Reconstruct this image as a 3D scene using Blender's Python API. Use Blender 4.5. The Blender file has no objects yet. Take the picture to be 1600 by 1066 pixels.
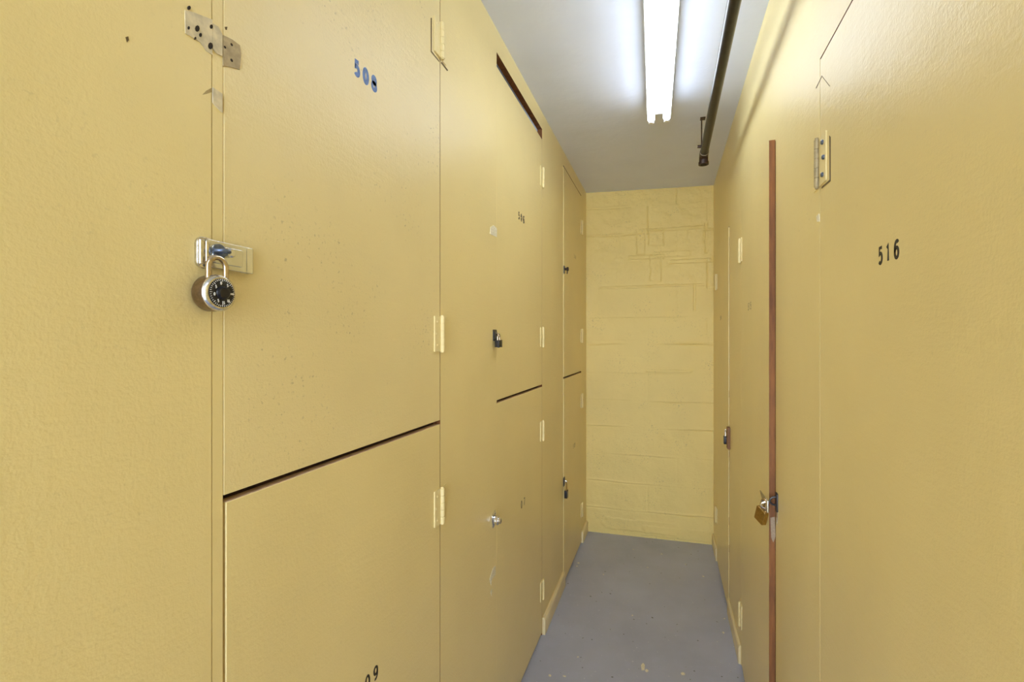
import bpy, bmesh, math, random
from mathutils import Vector, Matrix, noise
random.seed(7)
S = bpy.context.scene
COL = S.collection
PI = math.pi

# ------------------------------------------------------------------ camera
F = 740.0                      # focal length for a 1600 px wide frame
H = 1.45                       # lens height
YAW = math.atan2(242.0, F)     # camera looks a little to the left of the aisle
CT, ST = math.cos(YAW), math.sin(YAW)
cam = bpy.data.cameras.new('camera')
cam.sensor_width = 36.0
cam.lens = 36.0 * F / 1600.0
cam.clip_start = 0.02
co = bpy.data.objects.new('camera', cam)
COL.objects.link(co)
co.location = (0, 0, H)
co.rotation_euler = (PI / 2, 0, YAW)
S.camera = co

# ------------------------------------------------------------------ world, exposure
w = bpy.data.worlds.new('world')
S.world = w
w.use_nodes = True
# unseen glow added behind the viewer (-y) to brighten the far end
_n = w.node_tree; _bg = _n.nodes['Background']
_bg.inputs[0].default_value = (0.84, 0.95, 1.09, 1)
_tc = _n.nodes.new('ShaderNodeTexCoord')
_dp = _n.nodes.new('ShaderNodeVectorMath'); _dp.operation = 'DOT_PRODUCT'
_dp.inputs[1].default_value = (0, -1, 0)
_mr = _n.nodes.new('ShaderNodeMapRange'); _mr.interpolation_type = 'SMOOTHSTEP'
_mr.inputs['From Min'].default_value = 0.86; _mr.inputs['From Max'].default_value = 0.97
_mr.inputs['To Min'].default_value = 1.7; _mr.inputs['To Max'].default_value = 11.0
_n.links.new(_tc.outputs['Generated'], _dp.inputs[0])
_n.links.new(_dp.outputs['Value'], _mr.inputs['Value'])
_n.links.new(_mr.outputs[0], _bg.inputs[1])
S.view_settings.view_transform = 'Standard'
S.view_settings.look = 'None'
S.view_settings.gamma = 1
S.view_settings.exposure = -0.07
S.view_settings.use_curve_mapping = False
TUBE_POWER = 12.0
S.cycles.max_bounces = 16
S.cycles.diffuse_bounces = 12
S.cycles.glossy_bounces = 6

# ------------------------------------------------------------------ materials
def new_mat(name):
    m = bpy.data.materials.new(name)
    m.use_nodes = True
    nt = m.node_tree
    return m, nt, nt.nodes['Principled BSDF']

def noise_node(nt, vec, scale, detail=4, rough=0.55, stretch=None):
    if stretch:
        mp = nt.nodes.new('ShaderNodeMapping')
        mp.inputs['Scale'].default_value = stretch
        nt.links.new(vec, mp.inputs['Vector'])
        vec = mp.outputs[0]
    n = nt.nodes.new('ShaderNodeTexNoise')
    n.inputs['Scale'].default_value = scale
    n.inputs['Detail'].default_value = detail
    n.inputs['Roughness'].default_value = rough
    nt.links.new(vec, n.inputs['Vector'])
    return n.outputs['Fac']

def ramp(nt, fac, stops):
    r = nt.nodes.new('ShaderNodeValToRGB')
    e = r.color_ramp.elements
    e[0].position, e[0].color = stops[0][0], (*stops[0][1], 1)
    e[1].position, e[1].color = stops[-1][0], (*stops[-1][1], 1)
    for p, c in stops[1:-1]:
        k = e.new(p); k.color = (*c, 1)
    nt.links.new(fac, r.inputs[0])
    return r.outputs[0]

def bump(nt, fac, strength, dist, prev=None):
    b = nt.nodes.new('ShaderNodeBump')
    b.inputs['Strength'].default_value = strength
    b.inputs['Distance'].default_value = dist
    nt.links.new(fac, b.inputs['Height'])
    if prev: nt.links.new(prev, b.inputs['Normal'])
    return b.outputs[0]

def mixc(nt, fac, a, b, mode='MIX'):
    m = nt.nodes.new('ShaderNodeMix')
    m.data_type = 'RGBA'; m.blend_type = mode
    if isinstance(fac, float): m.inputs[0].default_value = fac
    else: nt.links.new(fac, m.inputs[0])
    for k, v in ((6, a), (7, b)):
        if isinstance(v, tuple): m.inputs[k].default_value = (*v, 1)
        else: nt.links.new(v, m.inputs[k])
    return m.outputs[2]

CREAM = (0.788, 0.657, 0.322)
def paint(name, base, rough, peel=1.0, dirt=0.0, spec=0.5):
    m, nt, p = new_mat(name)
    g = nt.nodes.new('ShaderNodeNewGeometry').outputs['Position']
    blotch = noise_node(nt, g, 1.7, 3)
    c = ramp(nt, blotch, [(0.3, tuple(x * 0.95 for x in base)), (0.7, tuple(min(1, x * 1.04) for x in base))])
    if dirt:
        sp = noise_node(nt, g, 130, 2, 0.5)
        sp2 = noise_node(nt, g, 6, 3, 0.6)
        ma = nt.nodes.new('ShaderNodeMath'); ma.operation = 'MULTIPLY'
        a = ramp(nt, sp, [(0.62, (0, 0, 0)), (0.72, (1, 1, 1))])
        b = ramp(nt, sp2, [(0.48, (0, 0, 0)), (0.7, (dirt, dirt, dirt))])
        nt.links.new(a, ma.inputs[0]); nt.links.new(b, ma.inputs[1])
        c = mixc(nt, ma.outputs[0], c, (0.30, 0.24, 0.15))
    nt.links.new(c, p.inputs['Base Color'])
    p.inputs['Roughness'].default_value = rough
    p.inputs['Specular IOR Level'].default_value = spec
    n1 = noise_node(nt, g, 230, 3, 0.6)
    n2 = noise_node(nt, g, 28, 4, 0.6, (1, 1, 0.35))
    n3 = noise_node(nt, g, 3.2, 2, 0.5)
    n4 = noise_node(nt, g, 60, 3, 0.5, (1, 0.28, 1.6))
    b = bump(nt, n1, 0.48 * peel, 0.0012)
    b = bump(nt, n4, 0.26 * peel, 0.0020, b)
    b = bump(nt, n2, 0.30 * peel, 0.0022, b)
    b = bump(nt, n3, 0.30, 0.012, b)
    nt.links.new(b, p.inputs['Normal'])
    return m

def metal(name, base, rough=0.3, met=1.0, sc=200, b_=0.05):
    m, nt, p = new_mat(name)
    g = nt.nodes.new('ShaderNodeNewGeometry').outputs['Position']
    n = noise_node(nt, g, sc, 3)
    c = ramp(nt, n, [(0.35, tuple(x * 0.8 for x in base)), (0.65, tuple(min(1, x * 1.1) for x in base))])
    nt.links.new(c, p.inputs['Base Color'])
    p.inputs['Metallic'].default_value = met
    p.inputs['Roughness'].default_value = rough
    nt.links.new(bump(nt, n, b_, 0.0005), p.inputs['Normal'])
    return m

def wood(name, c0, c1, rough=0.7, sc=40):
    m, nt, p = new_mat(name)
    g = nt.nodes.new('ShaderNodeNewGeometry').outputs['Position']
    n = noise_node(nt, g, sc, 5, 0.65, (1, 1, 0.12))
    nt.links.new(ramp(nt, n, [(0.3, c0), (0.72, c1)]), p.inputs['Base Color'])
    p.inputs['Roughness'].default_value = rough
    nt.links.new(bump(nt, n, 0.5, 0.002), p.inputs['Normal'])
    return m

M = {}
M['wall'] = paint('cream_wall_paint', CREAM, 0.36, 1.0, 0.25)
M['door'] = paint('cream_door_paint', CREAM, 0.34, 0.9, 0.12)
M['door_worn'] = paint('cream_worn_door_paint', (0.788, 0.662, 0.345), 0.33, 1.4, 0.8)
M['hinge'] = paint('cream_hinge_paint', (0.79, 0.67, 0.35), 0.45, 0.5)
M['block'] = paint('cream_block_paint', (0.84, 0.675, 0.255), 0.50, 2.2, 0.8)
M['base'] = paint('cream_baseboard_paint', (0.80, 0.69, 0.42), 0.35, 0.6)
M['raw'] = wood('raw_wood_edge', (0.11, 0.036, 0.009), (0.30, 0.115, 0.028))
M['darkwood'] = wood('dark_stained_wood', (0.018, 0.006, 0.004), (0.06, 0.018, 0.012))
M['pinkwood'] = wood('pale_cut_edge', (0.42, 0.27, 0.17), (0.62, 0.45, 0.30))
M['block_wood'] = wood('brown_wood_block', (0.16, 0.075, 0.035), (0.34, 0.17, 0.075))
M['zinc'] = metal('zinc_plate', (0.78, 0.80, 0.80), 0.24, 0.95, 14)
M['steel'] = metal('stainless_steel', (0.72, 0.70, 0.68), 0.2)
M['shackle'] = metal('steel_shackle', (0.66, 0.56, 0.46), 0.16)
M['case'] = metal('lock_case_steel', (0.30, 0.235, 0.20), 0.3)
M['chrome'] = metal('chrome', (0.78, 0.78, 0.80), 0.12)
M['darkmetal'] = metal('dark_metal', (0.06, 0.06, 0.065), 0.35, 0.7)
M['pipe'] = metal('black_iron_pipe', (0.018, 0.016, 0.018), 0.28, 0.0, 60, 0.3)
M['pipe'].node_tree.nodes['Principled BSDF'].inputs['Specular IOR Level'].default_value = 0.3
M['rust'] = metal('rusty_iron', (0.040, 0.018, 0.012), 0.45, 0.2, 90, 0.3)
M['ring'] = metal('pale_thread_sealant', (0.55, 0.53, 0.50), 0.6, 0.0)
M['brass'] = metal('tarnished_brass', (0.50, 0.34, 0.13), 0.30)
M['bluesteel'] = metal('blue_grey_screw', (0.15, 0.19, 0.29), 0.3, 0.8)
M['bare'] = metal('bare_plate', (0.66, 0.58, 0.40), 0.55, 0.0, 70)
M['bare_dark'] = metal('stained_bare_plate', (0.44, 0.35, 0.20), 0.55, 0.0, 90)
M['splinter'] = metal('pale_splinter', (0.33, 0.25, 0.18), 0.7, 0.0)
M['oldmetal'] = metal('old_metal_barrel', (0.38, 0.31, 0.18), 0.45, 0.2, 90)
M['ochre'] = metal('ochre_varnished_edge', (0.30, 0.20, 0.055), 0.5, 0.0)
M['white'] = metal('white_patch', (0.80, 0.76, 0.62), 0.5, 0.0)
M['black'] = metal('black_enamel', (0.010, 0.010, 0.014), 0.28, 0.0)
M['ink'] = metal('black_ink', (0.025, 0.020, 0.018), 0.6, 0.0)
M['fadedink'] = metal('faded_ink', (0.17, 0.13, 0.07), 0.6, 0.0)
M['blueink'] = metal('blue_ink', (0.12, 0.22, 0.55), 0.6, 0.0, 160)
M['marks'] = metal('white_dial_marks', (0.80, 0.80, 0.80), 0.4, 0.0)
M['hole'] = metal('dark_hole', (0.02, 0.012, 0.008), 0.8, 0.0)
M['crack'] = metal('paint_crack', (0.13, 0.085, 0.03), 0.8, 0.0)
M['stain'] = metal('brown_stain', (0.42, 0.32, 0.14), 0.6, 0.0)
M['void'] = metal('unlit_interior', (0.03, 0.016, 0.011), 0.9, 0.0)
M['fixture'] = metal('white_enamel_housing', (0.82, 0.83, 0.85), 0.35, 0.0)
M['cap'] = metal('tube_end_cap', (0.75, 0.75, 0.77), 0.25, 0.8)

m, nt, p = new_mat('ceiling_paint')
g = nt.nodes.new('ShaderNodeNewGeometry').outputs['Position']
nt.links.new(ramp(nt, noise_node(nt, g, 2.0, 4), [(0.3, (0.66, 0.71, 0.85)), (0.7, (0.71, 0.765, 0.92))]), p.inputs['Base Color'])
p.inputs['Roughness'].default_value = 0.6
nt.links.new(bump(nt, noise_node(nt, g, 5, 5), 0.35, 0.02, bump(nt, noise_node(nt, g, 130, 2), 0.15, 0.001)), p.inputs['Normal'])
M['ceiling'] = m

m, nt, p = new_mat('floor_paint')
g = nt.nodes.new('ShaderNodeNewGeometry').outputs['Position']
c = ramp(nt, noise_node(nt, g, 2.4, 5, 0.6), [(0.3, (0.36, 0.395, 0.55)), (0.5, (0.40, 0.438, 0.60)), (0.72, (0.435, 0.48, 0.67))])
c = mixc(nt, ramp(nt, noise_node(nt, g, 14, 5, 0.7), [(0.55, (0, 0, 0)), (0.8, (0.35, 0.35, 0.35))]), c, (0.45, 0.51, 0.75))
sp = ramp(nt, noise_node(nt, g, 85, 1, 0.4), [(0.745, (0, 0, 0)), (0.765, (0.55, 0.55, 0.55))])
c = mixc(nt, sp, c, (0.72, 0.75, 0.80))
sp = ramp(nt, noise_node(nt, g, 47, 1, 0.4), [(0.225, (0.8, 0.8, 0.8)), (0.24, (0, 0, 0))])
c = mixc(nt, sp, c, (0.05, 0.05, 0.055))
nt.links.new(c, p.inputs['Base Color'])
nt.links.new(ramp(nt, noise_node(nt, g, 9, 4), [(0.3, (0.36,) * 3), (0.7, (0.5,) * 3)]), p.inputs['Roughness'])
nt.links.new(bump(nt, noise_node(nt, g, 60, 4, 0.6), 0.2, 0.001, bump(nt, noise_node(nt, g, 5, 3), 0.2, 0.01)), p.inputs['Normal'])
M['floor'] = m

m, nt, p = new_mat('fluorescent_tube')
p.inputs['Base Color'].default_value = (0.9, 0.9, 0.9, 1)
p.inputs['Emission Color'].default_value = (0.87, 0.965, 1.06, 1)
p.inputs['Emission Strength'].default_value = TUBE_POWER
M['tube'] = m

# ------------------------------------------------------------------ mesh helpers
def box(bm, x0, x1, y0, y1, z0, z1, mi=0, faces=None):
    vs = [bm.verts.new(c) for c in ((x0,y0,z0),(x1,y0,z0),(x1,y1,z0),(x0,y1,z0),(x0,y0,z1),(x1,y0,z1),(x1,y1,z1),(x0,y1,z1))]
    idx = dict(bottom=(3,2,1,0), top=(4,5,6,7), front=(0,1,5,4), right=(1,2,6,5), back=(2,3,7,6), left=(3,0,4,7))
    for k, f in idx.items():
        fc = bm.faces.new([vs[i] for i in f])
        fc.material_index = (faces or {}).get(k, mi)
    return vs

def frame_of(d):
    d = Vector(d).normalized()
    a = Vector((0, 0, 1)) if abs(d.z) < 0.9 else Vector((1, 0, 0))
    u = d.cross(a).normalized(); v = d.cross(u).normalized()
    return u, v

def rings(bm, prof, origin, axis, seg=24, mi=0, closed=True):
    """lathe: prof = [(distance along axis, radius), ...]"""
    axis = Vector(axis).normalized(); u, v = frame_of(axis); o = Vector(origin)
    rs = []
    for t, r in prof:
        rs.append([bm.verts.new(o + axis * t + (u * math.cos(2*PI*k/seg) + v * math.sin(2*PI*k/seg)) * max(r, 1e-5)) for k in range(seg)])
    for a, b in zip(rs, rs[1:]):
        for k in range(seg):
            f = bm.faces.new((a[k], a[(k+1) % seg], b[(k+1) % seg], b[k])); f.material_index = mi
    if closed:
        f = bm.faces.new(list(reversed(rs[0]))); f.material_index = mi
        f = bm.faces.new(rs[-1]); f.material_index = mi

def cyl(bm, p0, p1, r, seg=20, mi=0):
    d = Vector(p1) - Vector(p0)
    rings(bm, [(0, r), (d.length, r)], p0, d, seg, mi)

def tube(bm, pts, r, seg=12, mi=0):
    pts = [Vector(q) for q in pts]
    prev = None; up = None
    for i, q in enumerate(pts):
        if i == 0: t = pts[1] - q
        elif i == len(pts) - 1: t = q - pts[i-1]
        else: t = (pts[i+1] - pts[i-1])
        t.normalize()
        if up is None: u, v = frame_of(t)
        else:
            u = (up - t * up.dot(t)).normalized(); v = t.cross(u)
        up = u
        ring = [bm.verts.new(q + (u * math.cos(2*PI*k/seg) + v * math.sin(2*PI*k/seg)) * r) for k in range(seg)]
        if prev:
            for k in range(seg):
                f = bm.faces.new((prev[k], prev[(k+1) % seg], ring[(k+1) % seg], ring[k])); f.material_index = mi
        else:
            f = bm.faces.new(list(reversed(ring))); f.material_index = mi
        prev = ring
    f = bm.faces.new(prev); f.material_index = mi

def prism(bm, poly, y0, y1, mi=0):
    """poly: (x, z) outline, extruded from y0 to y1"""
    a = [bm.verts.new((x, y0, z)) for x, z in poly]
    b = [bm.verts.new((x, y1, z)) for x, z in poly]
    n = len(poly)
    for fs in (a, list(reversed(b))):
        f = bm.faces.new(fs); f.material_index = mi
    for k in range(n):
        f = bm.faces.new((a[(k+1) % n], a[k], b[k], b[(k+1) % n])); f.material_index = mi

def rrect(x0, x1, z0, z1, r, n=5):
    pts = []
    for cx, cz, a0 in ((x1-r, z1-r, 0), (x0+r, z1-r, PI/2), (x0+r, z0+r, PI), (x1-r, z0+r, 1.5*PI)):
        for k in range(n+1):
            a = a0 + PI/2*k/n
            pts.append((cx + r*math.cos(a), cz + r*math.sin(a)))
    return pts

def obj(name, bm, mats, parent=None, bev=0, smooth=True, seg=2):
    bmesh.ops.recalc_face_normals(bm, faces=bm.faces)
    me = bpy.data.meshes.new(name)
    bm.to_mesh(me); bm.free()
    if not isinstance(mats, (list, tuple)): mats = [mats]
    for x in mats: me.materials.append(x)
    o = bpy.data.objects.new(name, me)
    COL.objects.link(o)
    if parent: o.parent = parent
    if smooth:
        me.shade_smooth(); me.set_sharp_from_angle(angle=math.radians(35))
    if bev:
        b = o.modifiers.new('bevel', 'BEVEL'); b.width = bev; b.segments = seg; b.limit_method = 'ANGLE'; b.angle_limit = 0.6
        b.harden_normals = False
    return o

def tag(o, label, cat, group=None):
    o['label'] = label; o['category'] = cat
    if group: o['group'] = group
    return o

def struct(name, bm, mats, bev=0):
    o = obj(name, bm, mats, None, bev); o['kind'] = 'structure'
    return o

def NB(): return bmesh.new()

# ------------------------------------------------------------------ the two locker fronts
XL, XR = -0.424 * H * CT, 0.229 * H * CT       # faces of the left and right fronts
KL, KR = 0.424 * H * F, 0.229 * H * F
def L(x, y):       # point on the left front -> (Y, Z)
    z = KL / (1042 - x)
    return (z + XL*ST)/CT, H - (y-533)*z/F
def R(x, y):
    z = KR / (x - 1042)
    return (z + XR*ST)/CT, H - (y-533)*z/F

def mount(name, side, Y, Z, n=0.0, turn=0.0):
    """Empty on a front: local x to the viewer's right, -y out of the front, z up"""
    e = bpy.data.objects.new(name, None); COL.objects.link(e)
    e.empty_display_size = 0.02
    if side == 'L': e.location = (XL + n, Y, Z); e.rotation_euler = (0, 0, PI/2 + turn)
    else: e.location = (XR - n, Y, Z); e.rotation_euler = (0, 0, -PI/2 + turn)
    return e

CEIL_L, CEIL_R = 2.578, 2.557
YB0 = -1.3                                      # the aisle goes on behind the camera
YBL, YBR = 3.607, 3.644                         # end wall at its left and right corner
DT = 0.018                                      # door thickness
GAPZ0, GAPZ1 = 1.2250, 1.2355                   # slot between lower and upper doors

# door openings on the left: (near Y, far Y)
A0, A1 = 0.4995, 1.1610
B0, B1 = L(776, 533)[0], L(847, 533)[0]
C0, C1 = L(880, 533)[0], L(908, 533)[0]
D1, D0 = R(1121, 533)[0], R(1139.5, 533)[0]     # 514
E1, E0 = R(1158, 533)[0], R(1212, 533)[0]       # 515
G1, G0 = R(1281, 533)[0], 0.535                 # 516
TOPL, TOPR = 2.494, 2.062

def decal(bm, side, pts, th=0.0006, mi=1, base=0.0):
    """thin raised patch on a front given by points on it"""
    X = (XL + base) if side == 'L' else (XR - base)
    s = 1 if side == 'L' else -1
    ps = [(L if side == 'L' else R)(*q) for q in pts]
    a = [bm.verts.new((X + s*th, y, z)) for y, z in ps]
    b = [bm.verts.new((X - s*0.0005, y, z)) for y, z in ps]
    f = bm.faces.new(a); f.material_index = mi
    for k in range(len(a)):
        f = bm.faces.new((a[k], a[(k+1) % len(a)], b[(k+1) % len(a)], b[k])); f.material_index = mi

# floor
bm = NB(); box(bm, -1.3, 1.1, YB0, 3.9, -0.1, 0.0); struct('floor', bm, M['floor'])
# ceiling, leaning very slightly down to the right
bm = NB()
sl = (CEIL_R - CEIL_L) / (XR - XL)
vs = []
for x in (-1.3, 1.1):
    for y in (YB0, 3.9):
        for dz in (0, 0.1):
            vs.append(bm.verts.new((x, y, CEIL_L + sl*(x - XL) + dz)))
for f in ((0,2,3,1), (4,5,7,6), (0,1,5,4), (2,6,7,3), (0,4,6,2), (1,3,7,5)):
    bm.faces.new([vs[i] for i in f])
struct('ceiling', bm, M['ceiling'])

# ---- left front: stiles, headers, box of the lockers behind
WT = 0.024
bm = NB()
def pl(y0, y1, z0, z1, n=0.0, f=None, t=WT):
    box(bm, XL - t, XL + n, y0, y1, z0, z1, 0, f)
wood_side = {'front': 3, 'back': 3}
ZT = 2.60
pl(YB0, 0.4815, 0, ZT)                                # big sheet at the left
pl(0.4830, A0 - 0.0006, 0, ZT, -0.0003)               # narrow stile
pl(A1, B0, 0, ZT, 0, wood_side)
pl(B1, C0, 0, ZT, 0, wood_side)
pl(C1, YBL + 0.05, 0, ZT, 0, {'front': 3})
for a, b in ((A0, A1), (B0, B1), (C0, C1)):
    pl(a - .001, b + .001, TOPL, ZT, 0.0, {'bottom': 3})
box(bm, XL - 0.030, XL - WT, 0.47, A0 - .0006, 0, ZT, 2)      # backing of the seam
# worn marks on the left front
decal(bm, 'L', [(288,16),(300,19),(331,31),(331,86),(322,80),(312,66),(289,52)], 0.0012, 1)
decal(bm, 'L', [(331.6,37),(340,42),(346.5,54),(346.5,88),(338,84),(331.6,76)], 0.0014, 1)
decal(bm, 'L', [(331.6,137),(346.5,147),(346.5,176),(338,168),(331.6,160)], 0.0016, 1)
for hx, hy, r in ((294.5,12.5,2.4),(293.5,44,2.0),(307,45,3.8),(312,55,2.4),(327.5,72,4.0),(329,42,2.6),(304,60,1.6)):
    decal(bm, 'L', [(hx + r*0.9*math.cos(a*PI/4), hy + r*1.35*math.sin(a*PI/4)) for a in range(8)], 0.0018, 4)
decal(bm, 'L', [(331,137),(331,144),(322,147),(316,148),(322,142)], 0.0003, 7)
decal(bm, 'L', [(766,355),(771,352),(776,357),(776,371),(766,366)], 0.0012, 6)
decal(bm, 'L', [(770,888),(774,884),(774,898),(769,905),(767,915),(765,905)], 0.0008, 6)
decal(bm, 'L', [(766,925),(769,920),(768,932)], 0.0006, 6)
decal(bm, 'L', [(196,58),(200,57),(201,63),(198,66)], 0.0006, 5)
decal(bm, 'L', [(688.5,98),(690.5,97),(700,110),(698.5,111)], 0.0006, 5)
struct('wall_left', bm, [M['wall'], M['bare'], M['void'], M['raw'], M['hole'], M['crack'], M['white'], M['stain']])

# ---- right front
bm = NB()
def pr(y0, y1, z0, z1, n=0.0, f=None, t=WT):
    box(bm, XR - n, XR + t, y0, y1, z0, z1, 0, f)
pr(D1, YBR + .05, 0, ZT)
pr(E1, D0, 0, ZT)
pr(G1, E0, 0, ZT, 0, {'back': 3})
pr(YB0, G0, 0, ZT)
for a, b in ((D0, D1), (E0, E1), (G0, G1)):
    pr(a - .001, b + .001, TOPR, ZT, 0, {'bottom': 3})
decal(bm, 'R', [(1275,137.5),(1284.5,118),(1284.5,119.4),(1275.6,138.2)], 0.0005, 2)
decal(bm, 'R', [(1276,338),(1280,334),(1281,346),(1277,347)], 0.0008, 4)
struct('wall_right', bm, [M['wall'], M['void'], M['crack'], M['raw'], M['white']])

# ---- end wall of painted concrete blocks
def end_wall():
    bm = NB()
    x0, x1 = XL - 0.03, XR + 0.03
    nx, nz = 190, 620
    CH, LEN = 0.2055, 0.41
    rnd = random.Random(3)
    courses = [-(0.02) + k*CH + rnd.uniform(-.006, .006) for k in range(15)]
    strength = [rnd.uniform(0.25, 1.0) for _ in courses]
    grid = []
    for j in range(nz + 1):
        z = -0.01 + 2.62*j/nz
        row = []
        for i in range(nx + 1):
            x = x0 + (x1 - x0)*i/nx
            yb = YBL + (YBR - YBL)*(x - XL)/(XR - XL)
            wob = 0.006*noise.noise(Vector((x*4, z*2, 1.3)))
            d = 0.0
            for k, c in enumerate(courses):
                dz = z - (c + wob)
                if abs(dz) < 0.05:
                    on = max(0.0, noise.noise(Vector((x*3.1 + k*7, k*3.3, 5))) + 0.35) * strength[k]
                    d += 0.0085 * on * math.exp(-(dz/0.0038)**2)          # joint
                    d -= 0.0070 * on * math.exp(-((dz-0.009)/0.007)**2)    # squeezed lip
            k = int((z - courses[0]) / CH)
            off = (k % 2)*LEN/2 + 0.07
            dx = ((x - off) % LEN)
            dx = min(dx, LEN - dx)
            vs_ = max(0.0, noise.noise(Vector((k*2.7, math.floor((x-off)/LEN + .5)*3.9, 8))) + 0.15)
            d += 0.006*vs_*math.exp(-(dx/0.0045)**2)*(1.6 if z > 1.4 else 0.6)
            up = min(1, max(0, (z - 1.3)/0.7))
            rough_ = noise.fractal(Vector((x*14, z*14, 2)), 1.0, 2.1, 4)
            d += rough_*(0.0016 + 0.0028*up) + 0.003*noise.noise(Vector((x*2.2, z*2.2, 4)))
            row.append(bm.verts.new((x, yb + d, z)))
        grid.append(row)
    # mortar smears and patched block faces seen on the upper half
    def smear(cx, cz, rx, rz, h):
        for row in grid:
            for v in row:
                q = max(abs(v.co.x - cx)/rx, abs(v.co.z - cz)/rz)
                q += 0.18*noise.noise(Vector((v.co.x*30, v.co.z*30, cx*9)))
                if q < 1.05:
                    v.co.y -= 1.6*h*min(1.0, max(0.0, (1.05 - q)*7))
    def W(x, y):                      # point on the end wall
        u = (x-800)/F; k = (YBR-YBL)/(XR-XL)
        dx, dy = u*CT - ST, u*ST + CT
        t = (YBL - k*XL)/(dy - k*dx)
        return t*dx, H - (y-533)*t/F
    for (x, y, a, b, h) in ((1024,420,8,20,.0035),(1025,372,11,12,.003),(1087,368,12,13,.003),(1001,378,6,20,-.003),
                            (1078,408,30,3,.004),(1010,402,26,3,.003),(1050,358,45,2.5,.003),(1050,397,28,4,.002),(1104,372,2,22,-.004),(1085,465,1.6,20,-.004),
                            (1055,446,40,1.6,-.004),(975,449,40,1.5,-.003),(965,545,45,14,-.0012),(1045,580,34,2,.0035),(1000,822,55,9,.003),(1060,834,50,8,.003)):
        cx, cz = W(x, y)
        sc = 3.55/F
        smear(cx, cz, a*sc, b*sc, h)
    for j in range(nz):
        for i in range(nx):
            bm.faces.new((grid[j][i], grid[j][i+1], grid[j+1][i+1], grid[j+1][i]))
    # thickness behind the face
    box(bm, x0, x1, YBR + 0.03, YBR + 0.12, -0.01, 2.61)
    struct('wall_back', bm, M['block'])
end_wall()

# ---- baseboards
def baseboard(name, side, y0, y1, th=0.015, h=0.085):
    bm = NB()
    prof = [(0, 0), (th, 0), (th, h - 0.010), (th - 0.007, h), (0, h)]
    s = 1 if side == 'L' else -1
    X = XL if side == 'L' else XR
    a = [bm.verts.new((X + s*p_, y0, z)) for p_, z in prof]
    b = [bm.verts.new((X + s*p_, y1, z)) for p_, z in prof]
    bm.faces.new(a); bm.faces.new(list(reversed(b)))
    for k in range(len(prof)):
        bm.faces.new((a[k], a[(k+1) % 5], b[(k+1) % 5], b[k]))
    struct(name, bm, M['base'], 0.0015)
baseboard('baseboard_left', 'L', B1 + .004, C0 - .004)
baseboard('baseboard_left_back', 'L', C1 + .004, YBL)
baseboard('baseboard_left_front', 'L', A1 + .004, B0 - .004)
baseboard('baseboard_right', 'R', E1 + .004, D0 - .004, 0.011)
baseboard('baseboard_right_back', 'R', D1 + .004, YBR, 0.011)
baseboard('baseboard_right_front', 'R', G1 + .004, E0 - .030, 0.011)

# ------------------------------------------------------------------ stencilled digits as brush strokes
def arc(cx, cz, rx, rz, a0, a1, n=12):
    return [(cx + rx*math.cos(math.radians(a0 + (a1-a0)*k/n)), cz + rz*math.sin(math.radians(a0 + (a1-a0)*k/n))) for k in range(n+1)]
DIG = {   # unit height, width about 0.5
 '0': [arc(.25, .5, .21, .44, 0, 360, 28)],
 '1': [[(.10, .78), (.25, .94), (.25, .06)]],
 '4': [[(.36, .06), (.36, .94), (.04, .32), (.48, .32)]],
 '5': [[(.42, .94), (.12, .94), (.08, .54)] + arc(.235, .35, .205, .285, 125, -140, 16)],
 '6': [arc(.26, .33, .20, .27, 0, 360, 24), [(.42, .84)] + arc(.30, .62, .235, .32, 70, 180, 10) + [(.062, .35)]],
 '7': [[(.04, .94), (.45, .94), (.18, .06)]],
 '8': [arc(.25, .72, .17, .22, 0, 360, 22), arc(.25, .29, .205, .235, 0, 360, 22)],
 '9': [arc(.24, .67, .20, .27, 0, 360, 24), [(.44, .65)] + arc(.20, .38, .235, .32, 0, -110, 10)],
}
def digits(bm, text, h, x0, z0, pitch, sw=0.13, y=0.0, th=0.0004, gap=None, slant=0.0, mi=0):
    for k, ch in enumerate(text):
        for st in DIG[ch]:
            pts = [Vector((x0 + k*pitch + px*h + slant*pz*h, z0 + pz*h)) for px, pz in st]
            n = len(pts)
            closed = (pts[0] - pts[-1]).length < 1e-6
            left, right = [], []
            for i in range(n):
                if closed: t = pts[(i+1) % (n-1)] - pts[(i-1) % (n-1)]
                elif i == 0: t = pts[1] - pts[0]
                elif i == n-1: t = pts[-1] - pts[-2]
                else:
                    t = (pts[i+1]-pts[i]).normalized() + (pts[i]-pts[i-1]).normalized()
                t.normalize()
                nrm = Vector((-t.y, t.x)) * sw*h/2
                left.append(pts[i] + nrm); right.append(pts[i] - nrm)
            for i in range(n-1):
                if gap and (i % gap) == gap - 1: continue
                q = [left[i], left[i+1], right[i+1], right[i]]
                prism(bm, [(v.x, v.y) for v in q], y - th, y + 0.0002, mi)

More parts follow.
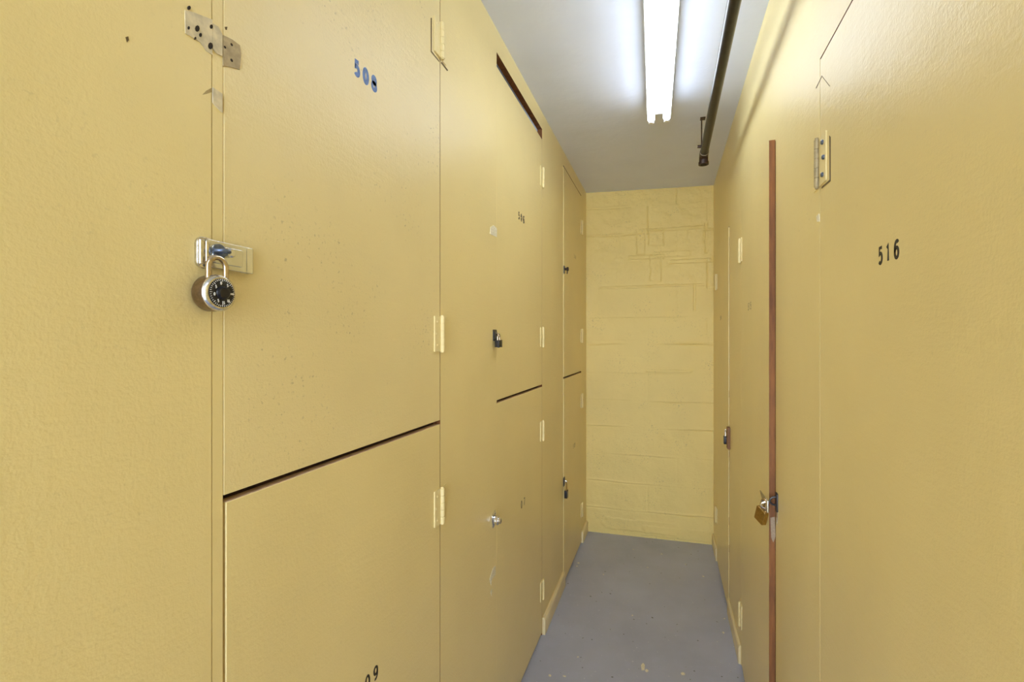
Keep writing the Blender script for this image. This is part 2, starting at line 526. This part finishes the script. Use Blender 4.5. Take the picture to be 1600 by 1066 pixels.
# ------------------------------------------------------------------ hinges
def hinge(parent, z, dirn, h=0.095, lw=0.038, bare=False, x=0.0):
    """dirn = -1: the door lies on the viewer's left of the pin, +1: on the right"""
    bm = NB()
    t = 0.0040 if not bare else 0.0024
    rb = 0.0066 if not bare else 0.0050
    prism(bm, rrect(*(sorted((x, x + dirn*lw))), z - h/2, z + h/2, .002, 2), -t, 0.0, 0)
    prism(bm, rrect(*(sorted((x, x - dirn*lw*0.9))), z - h/2, z + h/2, .002, 2), -t*0.45, 0.0, 0)
    k = 5
    for i in range(k):
        a = z - h/2 + h*i/k; b = a + h/k - 0.0012
        cyl(bm, (x, -0.0062, a), (x, -0.0062, b), rb, 14, 1)
    cyl(bm, (x, -0.0062, z - h/2 - .003), (x, -0.0062, z + h/2 + .003), rb*.75, 12, 1)
    o = obj('hinge', bm, [M['hinge'], M['oldmetal'] if bare else M['hinge']], parent, 0.0004)
    for i, dz in enumerate((-.33, 0, .33)):
        for sgn, fx in ((1, .62 if i != 1 else .78), (-1, .55)):
            if sgn == -1 and bare: continue
            s = NB()
            xx = x + sgn*dirn*lw*fx
            yy = -t if sgn == 1 else -t*0.45
            rings(s, [(0, .0042), (.0008, .0040), (.0018, .0022)] if not bare else [(0, .0050), (.003, .0050), (.0045, .003)], (xx, yy + .0002, z + dz*h), (0, -1, 0), 12)
            obj('hinge_screw', s, M['bluesteel'] if bare else M['hinge'], o)
    return o

# ------------------------------------------------------------------ doors
def storage_door(side, y_h, width, z0, z1, label, mat, hinge_z, n=0.0, turn=0.0, edge=None, hinge_h=0.095, lw=0.038, bare=False):
    e = mount('storage_locker', side, y_h, z0, n, turn)
    tag(e, label, 'locker', 'painted storage lockers')
    d = -1 if side == 'L' else 1
    bm = NB()
    xs = sorted((0.0015*d, width*d))
    f = {'back': 1, 'top': 1}
    if edge: f[edge] = 1
    box(bm, xs[0], xs[1], 0, DT, 0, z1 - z0, 0, f)
    obj('door_panel', bm, [mat, M['raw'] if edge else M['pinkwood']], e, 0.0012)
    b2 = NB()
    a0, a1 = sorted((0.001*d, (width - .001)*d))
    zt = z1 - z0 + (0.0 if z0 > .5 or side == 'R' else .0)
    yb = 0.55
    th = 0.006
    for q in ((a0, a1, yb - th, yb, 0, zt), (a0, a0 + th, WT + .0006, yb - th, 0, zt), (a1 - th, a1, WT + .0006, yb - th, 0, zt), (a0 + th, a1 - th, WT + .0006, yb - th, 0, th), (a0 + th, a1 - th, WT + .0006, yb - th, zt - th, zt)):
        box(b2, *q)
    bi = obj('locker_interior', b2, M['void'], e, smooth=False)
    bi.rotation_euler = (0, 0, -turn)
    if side == 'L' and z0 < .5:
        b2 = NB(); box(b2, a0 + .004, a1 - .004, DT + .0015, WT - .0004, z1 - z0 - .03, z1 - z0 + .0100)
        obj('top_rail', b2, M['darkwood'], e)
    for hz in hinge_z:
        hinge(e, hz - z0, d, hinge_h, lw, bare)
    return e

def number(door, text, h, px, pz, pitch, mat, label=None, **kw):
    """one painted digit after the other; px, pz: left edge and bottom, local to the door"""
    for k, ch in enumerate(text):
        bm = NB()
        digits(bm, ch, h, px + k*pitch, pz, pitch, **kw)
        o = obj('painted_digit', bm, mat, door, smooth=False)
        if label: o['label'] = label.replace('number', 'digit').replace(text, ch)

WA, WB, WC = A1 - A0 - .0006, B1 - B0 - .0012, C1 - C0 - .0012
d508 = storage_door('L', A1, WA, GAPZ1, TOPL - .004, 'upper storage locker, yellow door with blue number 508 and round combination padlock', M['door_worn'], (2.263, 1.469))
d509 = storage_door('L', A1, WA - .0038, 0.015, GAPZ0, 'lower storage locker under door 508, its number 09 cut by the photo edge', M['door'], (1.004, .23))
d506 = storage_door('L', B1, WB, GAPZ1, 2.443, 'upper storage locker with yellow door marked 506 under the open dark slot near ceiling', M['door'], (2.254, 1.469))
d507 = storage_door('L', B1, WB, 0.015, GAPZ0, 'lower storage locker with yellow door marked 07, chrome lock on its left edge', M['door'], (1.0086, .2267))
d504 = storage_door('L', C1, WC, GAPZ1, 2.484, 'upper storage locker with yellow door, farthest along the left wall, small dark latch', M['door'], (2.262, 1.487), n=0.003)
d505 = storage_door('L', C1, WC, 0.015, GAPZ0, 'lower storage locker with yellow door farthest along the left wall, black padlock at mid height', M['door'], (1.023, .243), n=0.003)
WD, WE, WG = D1 - D0 - .003, E1 - E0 - .002, G1 - G0 - .004
d516 = storage_door('R', G1, WG, 0.012, TOPR - .003, 'large storage locker with yellow door on the right and black number 516', M['door'], (1.836, .25), hinge_h=.104, lw=.048, bare=True)
d515 = storage_door('R', E1, WE, 0.012, TOPR + .004, 'storage locker marked 515, its yellow door ajar with a brown wooden edge showing', M['door'], (1.854, .228), turn=-0.026, edge='right', hinge_h=.104, lw=.036)
d514 = storage_door('R', D1, WD, 0.015, TOPR - .006, 'storage locker with yellow door, farthest along the right wall, small black padlock', M['door'], (1.837, .31), n=0.004, hinge_h=.10, lw=.034)

# numbers
y_, z_ = L(554, 120)
number(d508, '508', .0300, (y_ - A1), L(574, 129)[1] - GAPZ1 - .005, .0290, M['blueink'], 'blue number 508', sw=.29, slant=.0)
y_, z_ = L(557, 1060)
number(d509, '509', .0290, (y_ - A1), L(589, 1060)[1] - 0.015, .0290, M['ink'], 'black number 509', sw=.17)
y_, z_ = L(810, 339)
number(d506, '506', .0300, (y_ - B1), L(816, 347)[1] - GAPZ1, .034, M['ink'], 'small black stencilled number 506', sw=.25, gap=5)
y_, z_ = L(814, 787)
number(d507, '07', .0330, (y_ - B1), L(819, 790)[1] - .015, .042, M['ink'], 'small black number 07', sw=.13)
y_, z_ = R(1373, 400)
number(d516, '516', .0275, (G1 - y_), R(1408, 402)[1] - 0.012 - .0, .0270, M['ink'], 'black number 516', sw=.19)
y_, z_ = R(1171.5, 480)
number(d515, '515', .0300, (E1 - y_), R(1176, 484)[1] - 0.012, .035, M['fadedink'], 'faint stencilled number 515', sw=.14, gap=3)
y_, z_ = L(896, 400)
number(d504, '504', .0280, (y_ - C1), L(898, 405)[1] - GAPZ1, .030, M['fadedink'], 'faint painted-over number', sw=.16, gap=3)
y_, z_ = L(895, 694)
number(d505, '505', .0280, (y_ - C1), L(897, 699)[1] - .015, .030, M['fadedink'], 'faint painted-over number', sw=.16, gap=3)
y_, z_ = R(1126.5, 495)
number(d514, '514', .0260, (D1 - y_), R(1128, 500)[1] - .015, .026, M['fadedink'], 'faint painted-over number', sw=.16, gap=3)

# bare plate left by an old hasp on door 508
def plate_on(door, side, yh, z0, pts, mat, holes=(), name='bare_plate', th=.0012, label=None):
    T = L if side == 'L' else R
    s = 1 if side == 'L' else -1
    loc = lambda q: (s*(T(*q)[0] - yh), T(*q)[1] - z0)
    bm = NB()
    prism(bm, [loc(q) for q in pts], -th, 0.0003, 0)
    for hx, hy, r in holes:
        c = loc((hx, hy))
        rings(bm, [(0, r), (.0004, r*.8)], (c[0], -th, c[1]), (0, -1, 0), 12, 1)
    o = obj(name, bm, [mat, M['hole']], door, smooth=False)
    if label: o['label'] = label
    return o
plate_on(d508, 'L', A1, GAPZ1, [(347.6,55),(362,62),(374,71),(376,84),(374,109),(360,105),(347.6,103)], M['bare_dark'], ((361,70,.0020),(350.5,74,.0018),(361,94.5,.0022)), label='bare grey plate with screw holes')
plate_on(d508, 'L', A1, GAPZ1, [(351,42),(355,42),(354,47),(352,46)], M['crack'], name='paint_chip', th=.0005)
plate_on(d508, 'L', A1, GAPZ1, [(673,28),(674.5,28),(674.5,80),(686,95),(686,97),(673,81)], M['crack'], name='paint_crack', th=.0005)
plate_on(d516, 'R', G1, .012, [(1285,119),(1297,134.5),(1296.6,135.2),(1285,120.2)], M['crack'], name='paint_crack', th=.0004)
plate_on(d516, 'R', G1, .012, [(1296,212),(1298,214),(1298,283),(1284,295),(1284,292),(1296.5,281)], M['crack'], name='paint_crack', th=.0005)
# chipped brown paint along the free edge of door 514 and dark split in the edge of 515
bm = NB()
box(bm, WD - .0012, WD + .0003, .0035, .010, .03, 1.99)
rnd = random.Random(5)
zz = 0.03
while zz < 2.0:
    hh = rnd.uniform(.01, .06)
    if rnd.random() < (.75 if zz < 1.3 else .3):
        box(bm, WD - .0012, WD + .0006, rnd.uniform(.002, .006), .012, zz, zz + hh)
    zz += hh + rnd.uniform(.005, .05)
obj('chipped_edge', bm, M['raw'], d514, smooth=False)['label'] = 'chipped brown wooden edge'
bm = NB()
box(bm, WE - .002, WE + .0008, .0012, DT, .315, .365, 0)
box(bm, WE - .002, WE + .0006, .004, .012, .365, .385, 0)
obj('edge_split', bm, M['hole'], d515, smooth=False)['label'] = 'dark broken gap in the wooden edge'

# ------------------------------------------------------------------ hasps and padlocks
def copy_part(o, parent, **kw):
    c = o.copy(); COL.objects.link(c); c.parent = parent
    return c

def chain(n, f):  return [f(k/(n-1)) for k in range(n)]

def shackle_pts(w, leg, top_r=None, y=0.0, n=14):
    r = w/2
    pts = [(-r, y, 0), (-r, y, leg)]
    pts += [(-r*math.cos(PI*k/n), y, leg + r*math.sin(PI*k/n)) for k in range(1, n)]
    pts += [(r, y, leg), (r, y, 0)]
    return pts

# --- hinged hasp of door 508 with the combination padlock
ya, za = L(388, 411)
hs = bpy.data.objects.new('hasp', None); COL.objects.link(hs); hs.parent = d508
hs.location = (ya - A1, 0, L(345, 402)[1] - GAPZ1 + .001); hs['label'] = 'zinc hinged hasp with padlock staple'
bm = NB()
prism(bm, rrect(-.016, .001, -.0185, .0185, .002), -.0035, 0, 0)
prism(bm, rrect(-.074, -.010, -.0185, .0185, .004), -.0090, -.0068, 0)
prism(bm, rrect(-.066, -.019, -.0120, .0120, .003), -.0108, -.0088, 0)
prism(bm, rrect(-.0055, .0, -.0185, .0185, .001), -.0090, 0, 0)
prism(bm, rrect(-.012, -.0045, -.0185, .0185, .001), -.0090, -.0055, 0)
cyl(bm, (-.001, -.0052, -.0178), (-.001, -.0052, .0178), .0036, 14, 0)
o = obj('strap', bm, M['zinc'], hs, .0007)
bm = NB()
prism(bm, rrect(-.084, -.058, -.0205, .0205, .009), -.0050, 0, 0)
tube(bm, [(-.079, -.0062, z) for z in (-.016, -.008, 0, .008, .016)], .0042, 12)
tube(bm, [(-.072, -.0075, z) for z in (-.015, 0, .015)], .0035, 12)
obj('staple_plate', bm, M['steel'], hs, .0006)
# the standing loop the shackle goes through
bm = NB()
cyl(bm, (-.0570, -.0095, .004), (-.0570, -.0125, .004), .0100, 20)
tube(bm, [(-.0560 + .0085*math.cos(a), -.012 - .012*math.sin(a), .004) for a in [PI*k/12 for k in range(13)]], .0030, 10)
obj('staple', bm, M['bluesteel'], hs, .0004)
bm = NB()
rings(bm, [(0, .0066), (.0085, .0066), (.0105, .0045)], (-.0440, -.0095, .004), (0, -1, 0), 20)
obj('staple_boss', bm, M['zinc'], hs)

Zc = L(345, 458)[1]
# face centre: 3 cm out of the front
zc_ = 0.620
Yl = (zc_ + (XL + .030)*ST)/CT
Zl = H - (458 - 533)*zc_/F
lk = mount('combination_padlock', 'L', Yl, Zl, 0.0)
tag(lk, 'round combination padlock with black dial hanging from the hasp of door 508', 'padlock', 'padlocks on the locker doors')
bm = NB()
R0 = .0238
rings(bm, [(.0035, R0 - .0045), (.0045, R0 - .002), (.0075, R0 - .0004), (.0085, R0), (.0235, R0), (.0262, R0 - .0004), (.0285, R0 - .002), (.0300, R0 - .0048), (.0300, R0 - .006)], (0, 0, 0), (0, -1, 0), 56)
obj('lock_case', bm, M['case'], lk)
bm = NB()
rings(bm, [(.0255, R0 + .0003), (.0285, R0 - .0008), (.0304, R0 - .0030), (.0306, R0 - .0050), (.0298, R0 - .0056)], (0, 0, 0), (0, -1, 0), 56, closed=False)
obj('bezel', bm, M['chrome'], lk)
bm = NB()
rings(bm, [(.0296, .0186), (.0316, .0186), (.0320, .0178), (.0322, .0088), (.0330, .0083), (.0365, .0078), (.0372, .0068)], (0, 0, 0), (0, -1, 0), 56)
for k in range(40):
    a = 2*PI*k/40
    rr = .0162 if k % 5 else .0148
    u = Vector((math.sin(a), math.cos(a))); v = Vector((u.y, -u.x))*.00032
    q = [u*rr - v, u*.0180 - v, u*.0180 + v, u*rr + v]
    prism(bm, [(c.x, c.y) for c in q], -.0324, -.0318, 1)
for t_, a in (('30', -100), ('35', -55), ('0', -10), ('5', 35), ('10', 140), ('15', 175), ('25', -145)):
    a = math.radians(a)
    h_ = .0040
    b2 = NB()
    for k, ch in enumerate(t_):
        pass
    cx, cz = .0128*math.sin(a), .0128*math.cos(a)
    b2.free()
    for k, ch in enumerate(t_):
        if ch in '235' and ch not in DIG:
            continue
        digits(bm, ch, h_, cx - len(t_)*.0010 + k*.0020, cz - h_/2, 0, sw=.2, y=-.0322, th=.0004, mi=1)
prism(bm, [(.0075, -.0014), (.0165, -.0014), (.0165, .0010), (.0075, .0010)], -.0326, -.0318, 1)
for k in range(24):
    a = 2*PI*k/24
    cyl(bm, (.0080*math.cos(a), -.0325, .0080*math.sin(a)), (.0076*math.cos(a), -.0366, .0076*math.sin(a)), .0007, 6)
obj('dial', bm, [M['black'], M['marks']], lk)['label'] = 'black dial with white marks'
bm = NB()
tube(bm, [(x, -.0150, z) for x, _, z in shackle_pts(.0262, .030)][:0] or [(x + .0020, -.0205, z + .012) for x, _, z in shackle_pts(.0255, .0225)], .0036, 14)
obj('shackle', bm, M['shackle'], lk)

# --- small plate + laminated padlock of door 506
def box_padlock(name, side, Y, Z, n, label, body_mat, bw, bh, bd, tilt=0.0, sh_mat=None, laminated=False, leg=.016, swr=.0032, group=None, spin=0.0, hang=True):
    """origin at the top of the shackle; body hangs below"""
    e = mount(name, side, Y, Z, n, spin)
    e.rotation_euler.rotate_axis('Y', tilt)
    tag(e, label, 'padlock', 'padlocks on the locker doors')
    w_ = bw*.58
    top = -(leg + w_/2)
    bm = NB()
    if laminated:
        k = 7
        for i in range(k):
            a = top - bh + bh*i/k
            prism_pts = rrect(-bw/2, bw/2, -bd/2, bd/2, bd*.25, 3)
            vsb = [bm.verts.new((x, y, a)) for x, y in prism_pts]; vst = [bm.verts.new((x, y, a + bh/k - .0007)) for x, y in prism_pts]
            bm.faces.new(list(reversed(vsb))); bm.faces.new(vst)
            for q in range(len(vsb)):
                bm.faces.new((vsb[q], vsb[(q+1) % len(vsb)], vst[(q+1) % len(vsb)], vst[q]))
        box(bm, -bw/2 + .002, bw/2 - .002, -bd/2 + .002, bd/2 - .002, top - bh, top - .001)
    else:
        prism(bm, rrect(-bw/2, bw/2, top - bh, top, .003, 4), -bd/2, bd/2)
    obj('lock_body', bm, body_mat, e, .0012)
    bm = NB()
    tube(bm, [(x, 0, z + top - .003) for x, _, z in shackle_pts(w_, leg + .003)], swr, 12)
    obj('shackle', bm, sh_mat or M['shackle'], e)
    bm = NB()
    rings(bm, [(0, bd*.24), (.0012, bd*.22)], (0, 0, top - bh), (0, 0, -1), 18)
    box(bm, -.0006, .0006, -.003, .003, top - bh - .0018, top - bh - .001)
    obj('keyway', bm, M['darkmetal'], e)
    return e

def hasp_plate(door, side, yh, z0, Y, Z, w_, h_, mat, label, n=0.0, loop=True, strap=None, tilt=0.0):
    s = 1 if side == 'L' else -1
    e = bpy.data.objects.new('hasp', None); COL.objects.link(e); e.parent = door
    e.location = (s*(Y - yh), 0, Z - z0); e.rotation_euler = (0, tilt, 0); e['label'] = label
    bm = NB()
    prism(bm, rrect(-w_/2, w_/2, -h_/2, h_/2, .003), -.0030, 0)
    if strap:
        prism(bm, rrect(-strap/2, strap/2, -h_*.32, h_*.32, .003), -.0058, -.0030)
    for sx in (-1, 1):
        for sz in (-1, 1):
            rings(bm, [(0, .0022), (.001, .0018)], (sx*w_*.36, -.003, sz*h_*.36), (0, -1, 0), 10)
    obj('hasp_plate', bm, mat, e, .0006)
    if loop:
        bm = NB()
        tube(bm, [(0, -.003 - .014*math.sin(a), .007*math.cos(a)) for a in [PI*k/10 for k in range(11)]], .0024, 10)
        obj('staple', bm, M['steel'], e)
    return e

y_, z_ = L(772.5, 524)
hasp_plate(d506, 'L', B1, GAPZ1, y_, z_, .034, .040, M['darkmetal'], 'small dark hasp on the door edge', strap=.03)
box_padlock('keyed_padlock', 'L', y_, z_ + .004, .016, 'small dark laminated padlock on the left edge of door 506', M['darkmetal'], .036, .026, .019, laminated=True, leg=.010)

# --- chrome hasp and round keyed lock of door 507
y_, z_ = L(771.5, 811)
h7 = hasp_plate(d507, 'L', B1, 0.015, y_, z_, .044, .048, M['chrome'], 'chrome hasp across the door edge', loop=False, strap=.03, tilt=-.25)
e = mount('round_padlock', 'L', y_, z_, .006)
tag(e, 'round chrome keyed lock on the left edge of door 07', 'padlock', 'padlocks on the locker doors')
bm = NB(); rings(bm, [(0, .016), (.010, .016), (.0125, .0140)], (0, 0, -.004), (0, -1, 0), 28); obj('lock_body', bm, M['chrome'], e)
bm = NB(); rings(bm, [(.0125, .0105), (.020, .0105), (.0215, .0085)], (0, 0, -.004), (0, -1, 0), 24); obj('key_cylinder', bm, M['steel'], e)
bm = NB(); box(bm, -.0012, .0012, -.0222, -.0212, -.009, .001); obj('keyway', bm, M['hole'], e)

# --- small latch of the far upper door and black padlock of the far lower door
y_, z_ = L(880, 421)
e = mount('cabinet_latch', 'L', y_ + .01, z_, .003)
tag(e, 'small dark turn latch on the edge of the far upper left door', 'latch')
bm = NB(); prism(bm, rrect(-.014, .014, -.024, .022, .004), -.004, 0); obj('latch_plate', bm, M['darkmetal'], e, .0006)
bm = NB(); rings(bm, [(0, .008), (.012, .008), (.014, .012), (.022, .012), (.024, .009)], (0, -.004, .002), (0, -1, 0), 20); obj('latch_knob', bm, M['rust'], e)
bm = NB(); tube(bm, [(0, -.018, -.004), (.003, -.020, -.016), (.002, -.018, -.026)], .003, 8); obj('latch_tail', bm, M['darkmetal'], e)

y_, z_ = L(880, 753)
hasp_plate(d505, 'L', C1, 0.015, y_ + .004, z_, .034, .052, M['darkmetal'], 'small dark hasp on the door edge', strap=.02)
box_padlock('keyed_padlock', 'L', y_ + .004, z_ - .006, .018, 'small black padlock on the far lower left door', M['black'], .034, .045, .017, leg=.034, sh_mat=M['brass'])

# --- right side: door 514 padlock on its wooden block
y_, z_ = R(1140, 684)
e = mount('wood_block', 'R', D0 - .026, z_, 0)
tag(e, 'small bare brown wood block on the wall beside the far right padlock', 'block')
bm = NB(); box(bm, -.022, .022, -.014, 0, -.055, .058); bmesh.ops.rotate(bm, cent=(0,0,0), matrix=Matrix.Rotation(.03, 3, 'Y'), verts=bm.verts); 
e.name = 'wood_block_root'
o = obj('wood_block', bm, M['block_wood'], None, .0015)
o.location, o.rotation_euler = e.location, e.rotation_euler
tag(o, e['label'], 'block'); bpy.data.objects.remove(e)
hasp_plate(d514, 'R', D1, 0.015, D0 + .018, z_ + .030, .024, .036, M['darkmetal'], 'small dark hasp on the door edge')
box_padlock('keyed_padlock', 'R', D0 + .018, z_ + .032, .018, 'small black padlock hanging on the far right door', M['black'], .030, .042, .016, leg=.022, sh_mat=M['chrome'])

# --- door 515: bent hasp, swivel staple, tarnished brass padlock
y_, z_ = R(1205, 784)
hh = bpy.data.objects.new('hasp', None); COL.objects.link(hh); hh.parent = d515
hh.location = (WE, 0, z_ - 0.012); hh['label'] = 'bent grey metal hasp on the door edge'
bm = NB()
prism(bm, [(-.050, .038), (-.006, .022), (.002, .020), (.002, -.014), (-.030, -.010), (-.036, .012)], -.0028, 0)
tube(bm, [(.002, -.004, .022), (.002, -.004, -.014)], .0035, 10)
bmesh.ops.rotate(bm, cent=(0, 0, 0), matrix=Matrix.Rotation(.32, 3, 'Z'), verts=bm.verts)
obj('strap', bm, M['zinc'], hh, .0004)
bm = NB()
tube(bm, [(-.004, -.003 - .018*math.sin(a), .005 + .010*math.cos(a)) for a in [PI*k/12 for k in range(13)]], .0030, 10)
obj('staple', bm, M['chrome'], hh)
bm = NB()
prism(bm, [(-.006, 0), (.006, .004), (.008, -.055), (.002, -.075), (-.004, -.060)], -.0008, .0015)
bmesh.ops.translate(bm, verts=bm.verts, vec=(0, 0, -.03))
for v in bm.verts: v.co = Vector((.0012 + v.co.y*.4, .010 + v.co.x, v.co.z))
obj('torn_edge', bm, M['splinter'], hh, smooth=False)['label'] = 'torn pale wood below the hasp'
# swivel plate on the wall stile
e = mount('wall_staple', 'R', R(1214.5, 784)[0], R(1214.5, 784)[1], 0)
tag(e, 'dark metal staple plate on the wall beside the brass padlock', 'staple')
bm = NB()
prism(bm, rrect(-.012, .012, -.030, .026, .004), -.004, 0)
obj('staple_plate', bm, M['darkmetal'], e, .0006)
bm = NB()
tube(bm, [(-.002, -.004 - .016*math.sin(a), .012*math.cos(a)) for a in [PI*k/10 for k in range(11)]], .0030, 10)
obj('staple_loop', bm, M['darkmetal'], e)
bm = NB()
prism(bm, [(-.009, -.028), (.011, -.028), (.007, -.058), (.001, -.070), (-.006, -.052)], -.0018, 0)
obj('torn_plate', bm, M['zinc'], e, .0003)
zB = R(1205, 775)[1]
bp = box_padlock('brass_padlock', 'R', E0 + .010, zB + .002, .027, 'tarnished brass padlock hanging tilted from the ajar door 515', M['brass'], .040, .046, .015, tilt=.32, leg=.022, swr=.0036, spin=.45, sh_mat=M['shackle'])

# ------------------------------------------------------------------ ceiling: lamp and pipe
DIRX, DIRY = math.sin(math.atan2(221, F) - YAW), math.cos(math.atan2(221, F) - YAW)
def lamp(Yend, Xend, label, length=1.22):
    """origin at the ceiling above the far end; local +y points to the far end"""
    zc0 = CEIL_L + sl*(Xend - XL)
    e = bpy.data.objects.new('ceiling_light', None); COL.objects.link(e)
    e.location = (Xend, Yend, zc0); e.rotation_euler = (0, 0, -math.atan2(DIRX, DIRY))
    tag(e, label, 'light')
    bm = NB()
    prof = [(-.054, 0.004), (-.054, -.058), (-.046, -.064), (-.010, -.066), (.010, -.066), (.046, -.064), (.054, -.058), (.054, 0.004)]
    a = [bm.verts.new((x, 0, z)) for x, z in prof]; b = [bm.verts.new((x, -length, z)) for x, z in prof]
    bm.faces.new(a); bm.faces.new(list(reversed(b)))
    for k in range(len(prof)):
        bm.faces.new((a[k], b[k], b[(k+1) % len(prof)], a[(k+1) % len(prof)]))
    obj('housing', bm, M['fixture'], e, .001)
    for x in (-.034, .034):
        bm = NB(); rings(bm, [(0, .0140), (.004, .0158), (length - .028, .0158), (length - .024, .0140)], (x, -.012, -.092), (0, -1, 0), 24); obj('fluorescent_tube', bm, M['tube'], e)
        for yy in (.004, -length + .006):
            bm = NB(); box(bm, x - .013, x + .013, yy - .014, yy - .002, -.108, -.060); obj('lamp_holder', bm, M['fixture'], e, .002)
        bm = NB(); rings(bm, [(0, .0162), (.012, .0162)], (x, -.006, -.092), (0, -1, 0), 24); obj('tube_cap', bm, M['cap'], e)
    return e
lamp(2.293, -.035, 'bright twin tube fluorescent light on the white ceiling')
lamp(2.293 - 2.45, -.035 - DIRX*2.45, 'twin tube fluorescent light above and behind the viewer')

# pipe
PX, PZ = 0.178, 2.395
PE = (2.40 + PX*ST)/CT
e = bpy.data.objects.new('iron_pipe', None); COL.objects.link(e); e.location = (PX, PE, PZ)
tag(e, 'dark iron pipe hanging under the ceiling beside the fluorescent light', 'pipe')
bm = NB(); cyl(bm, (0, YB0 - PE + .01, 0), (0, -.012, 0), .0188, 28); obj('pipe_run', bm, M['pipe'], e)
bm = NB()
pts = [(0, -.03, 0), (0, -.01, 0)] + [(0, -.01 + .026*math.sin(a), -.026 + .026*math.cos(a)) for a in [PI/2*k/8 for k in range(1, 9)]] + [(0, .016, -.040)]
tube(bm, pts, .0215, 22)
cyl(bm, (0, .016, -.032), (0, .016, -.046), .0245, 24)
obj('pipe_elbow', bm, M['rust'], e)
bm = NB(); cyl(bm, (0, -.046, 0), (0, -.036, 0), .0208, 24); obj('sealant_ring', bm, M['ring'], e)['label'] = 'pale ring around the pipe joint'
bm = NB(); cyl(bm, (0, .016, -.0472), (0, .016, -.048), .016, 20); obj('pipe_mouth', bm, M['hole'], e)
bm = NB(); cyl(bm, (-.02, -.10, .004), (-.036, -.10, .006), .007, 12); obj('pipe_plug', bm, M['rust'], e)
bm = NB()
hz = CEIL_L + sl*(PX - XL) - PZ
box(bm, -.016, -.011, -.055, -.035, -.012, hz - .002); box(bm, -.020, .004, -.06, -.03, hz - .004, hz + .002)
tube(bm, [(.0182*math.cos(a), -.045, .0182*math.sin(a)) for a in [2*PI*k/20 for k in range(21)]], .0028, 8)
obj('pipe_hanger', bm, M['rust'], e)

# ------------------------------------------------------------------ paint drips on the floor
def FL(x, y):
    z = F*H/(y - 533); u = (x-800)/F*z
    return u*CT - z*ST, u*ST + z*CT
bm = NB()
rnd = random.Random(11)
spots = [(1004.5,1042.5,3.2,7),(1010.5,1048,3,3),(1067,1053,3,3),(859,1056,2.4,2.4),(904,880,2,1.6),(901.5,885,1.5,1.2),(943,898,1.2,1),(1012,887,1.2,.9),
         (1071,882,1.2,.9),(1099,901,1.8,1.2),(1130.5,989,1.6,1.8),(988,962,1.4,1.3),(1132,967,1.4,1.4),(903,1027,1.4,1.2),(990,859,1.3,.8),(1034,866,1.6,1),(882,1057,3,1.2)]
for x, y, rx, ry in spots:
    cx, cy = FL(x, y); z = F*H/(y-533)
    r = rx*z/F; r2 = ry*z/F*1.5
    vs = [bm.verts.new((cx + r*math.cos(2*PI*k/9)*rnd.uniform(.7, 1.1), cy + r2*math.sin(2*PI*k/9)*rnd.uniform(.7, 1.1), .0003)) for k in range(9)]
    top = [bm.verts.new((cx + (v.co.x-cx)*.7, cy + (v.co.y-cy)*.7, .0012)) for v in vs]
    bm.faces.new(top)
    for k in range(9): bm.faces.new((vs[k], vs[(k+1) % 9], top[(k+1) % 9], top[k]))
o = obj('paint_drips', bm, M['white']); o['kind'] = 'stuff'
tag(o, 'scattered white paint drips on the grey painted floor', 'paint drips')
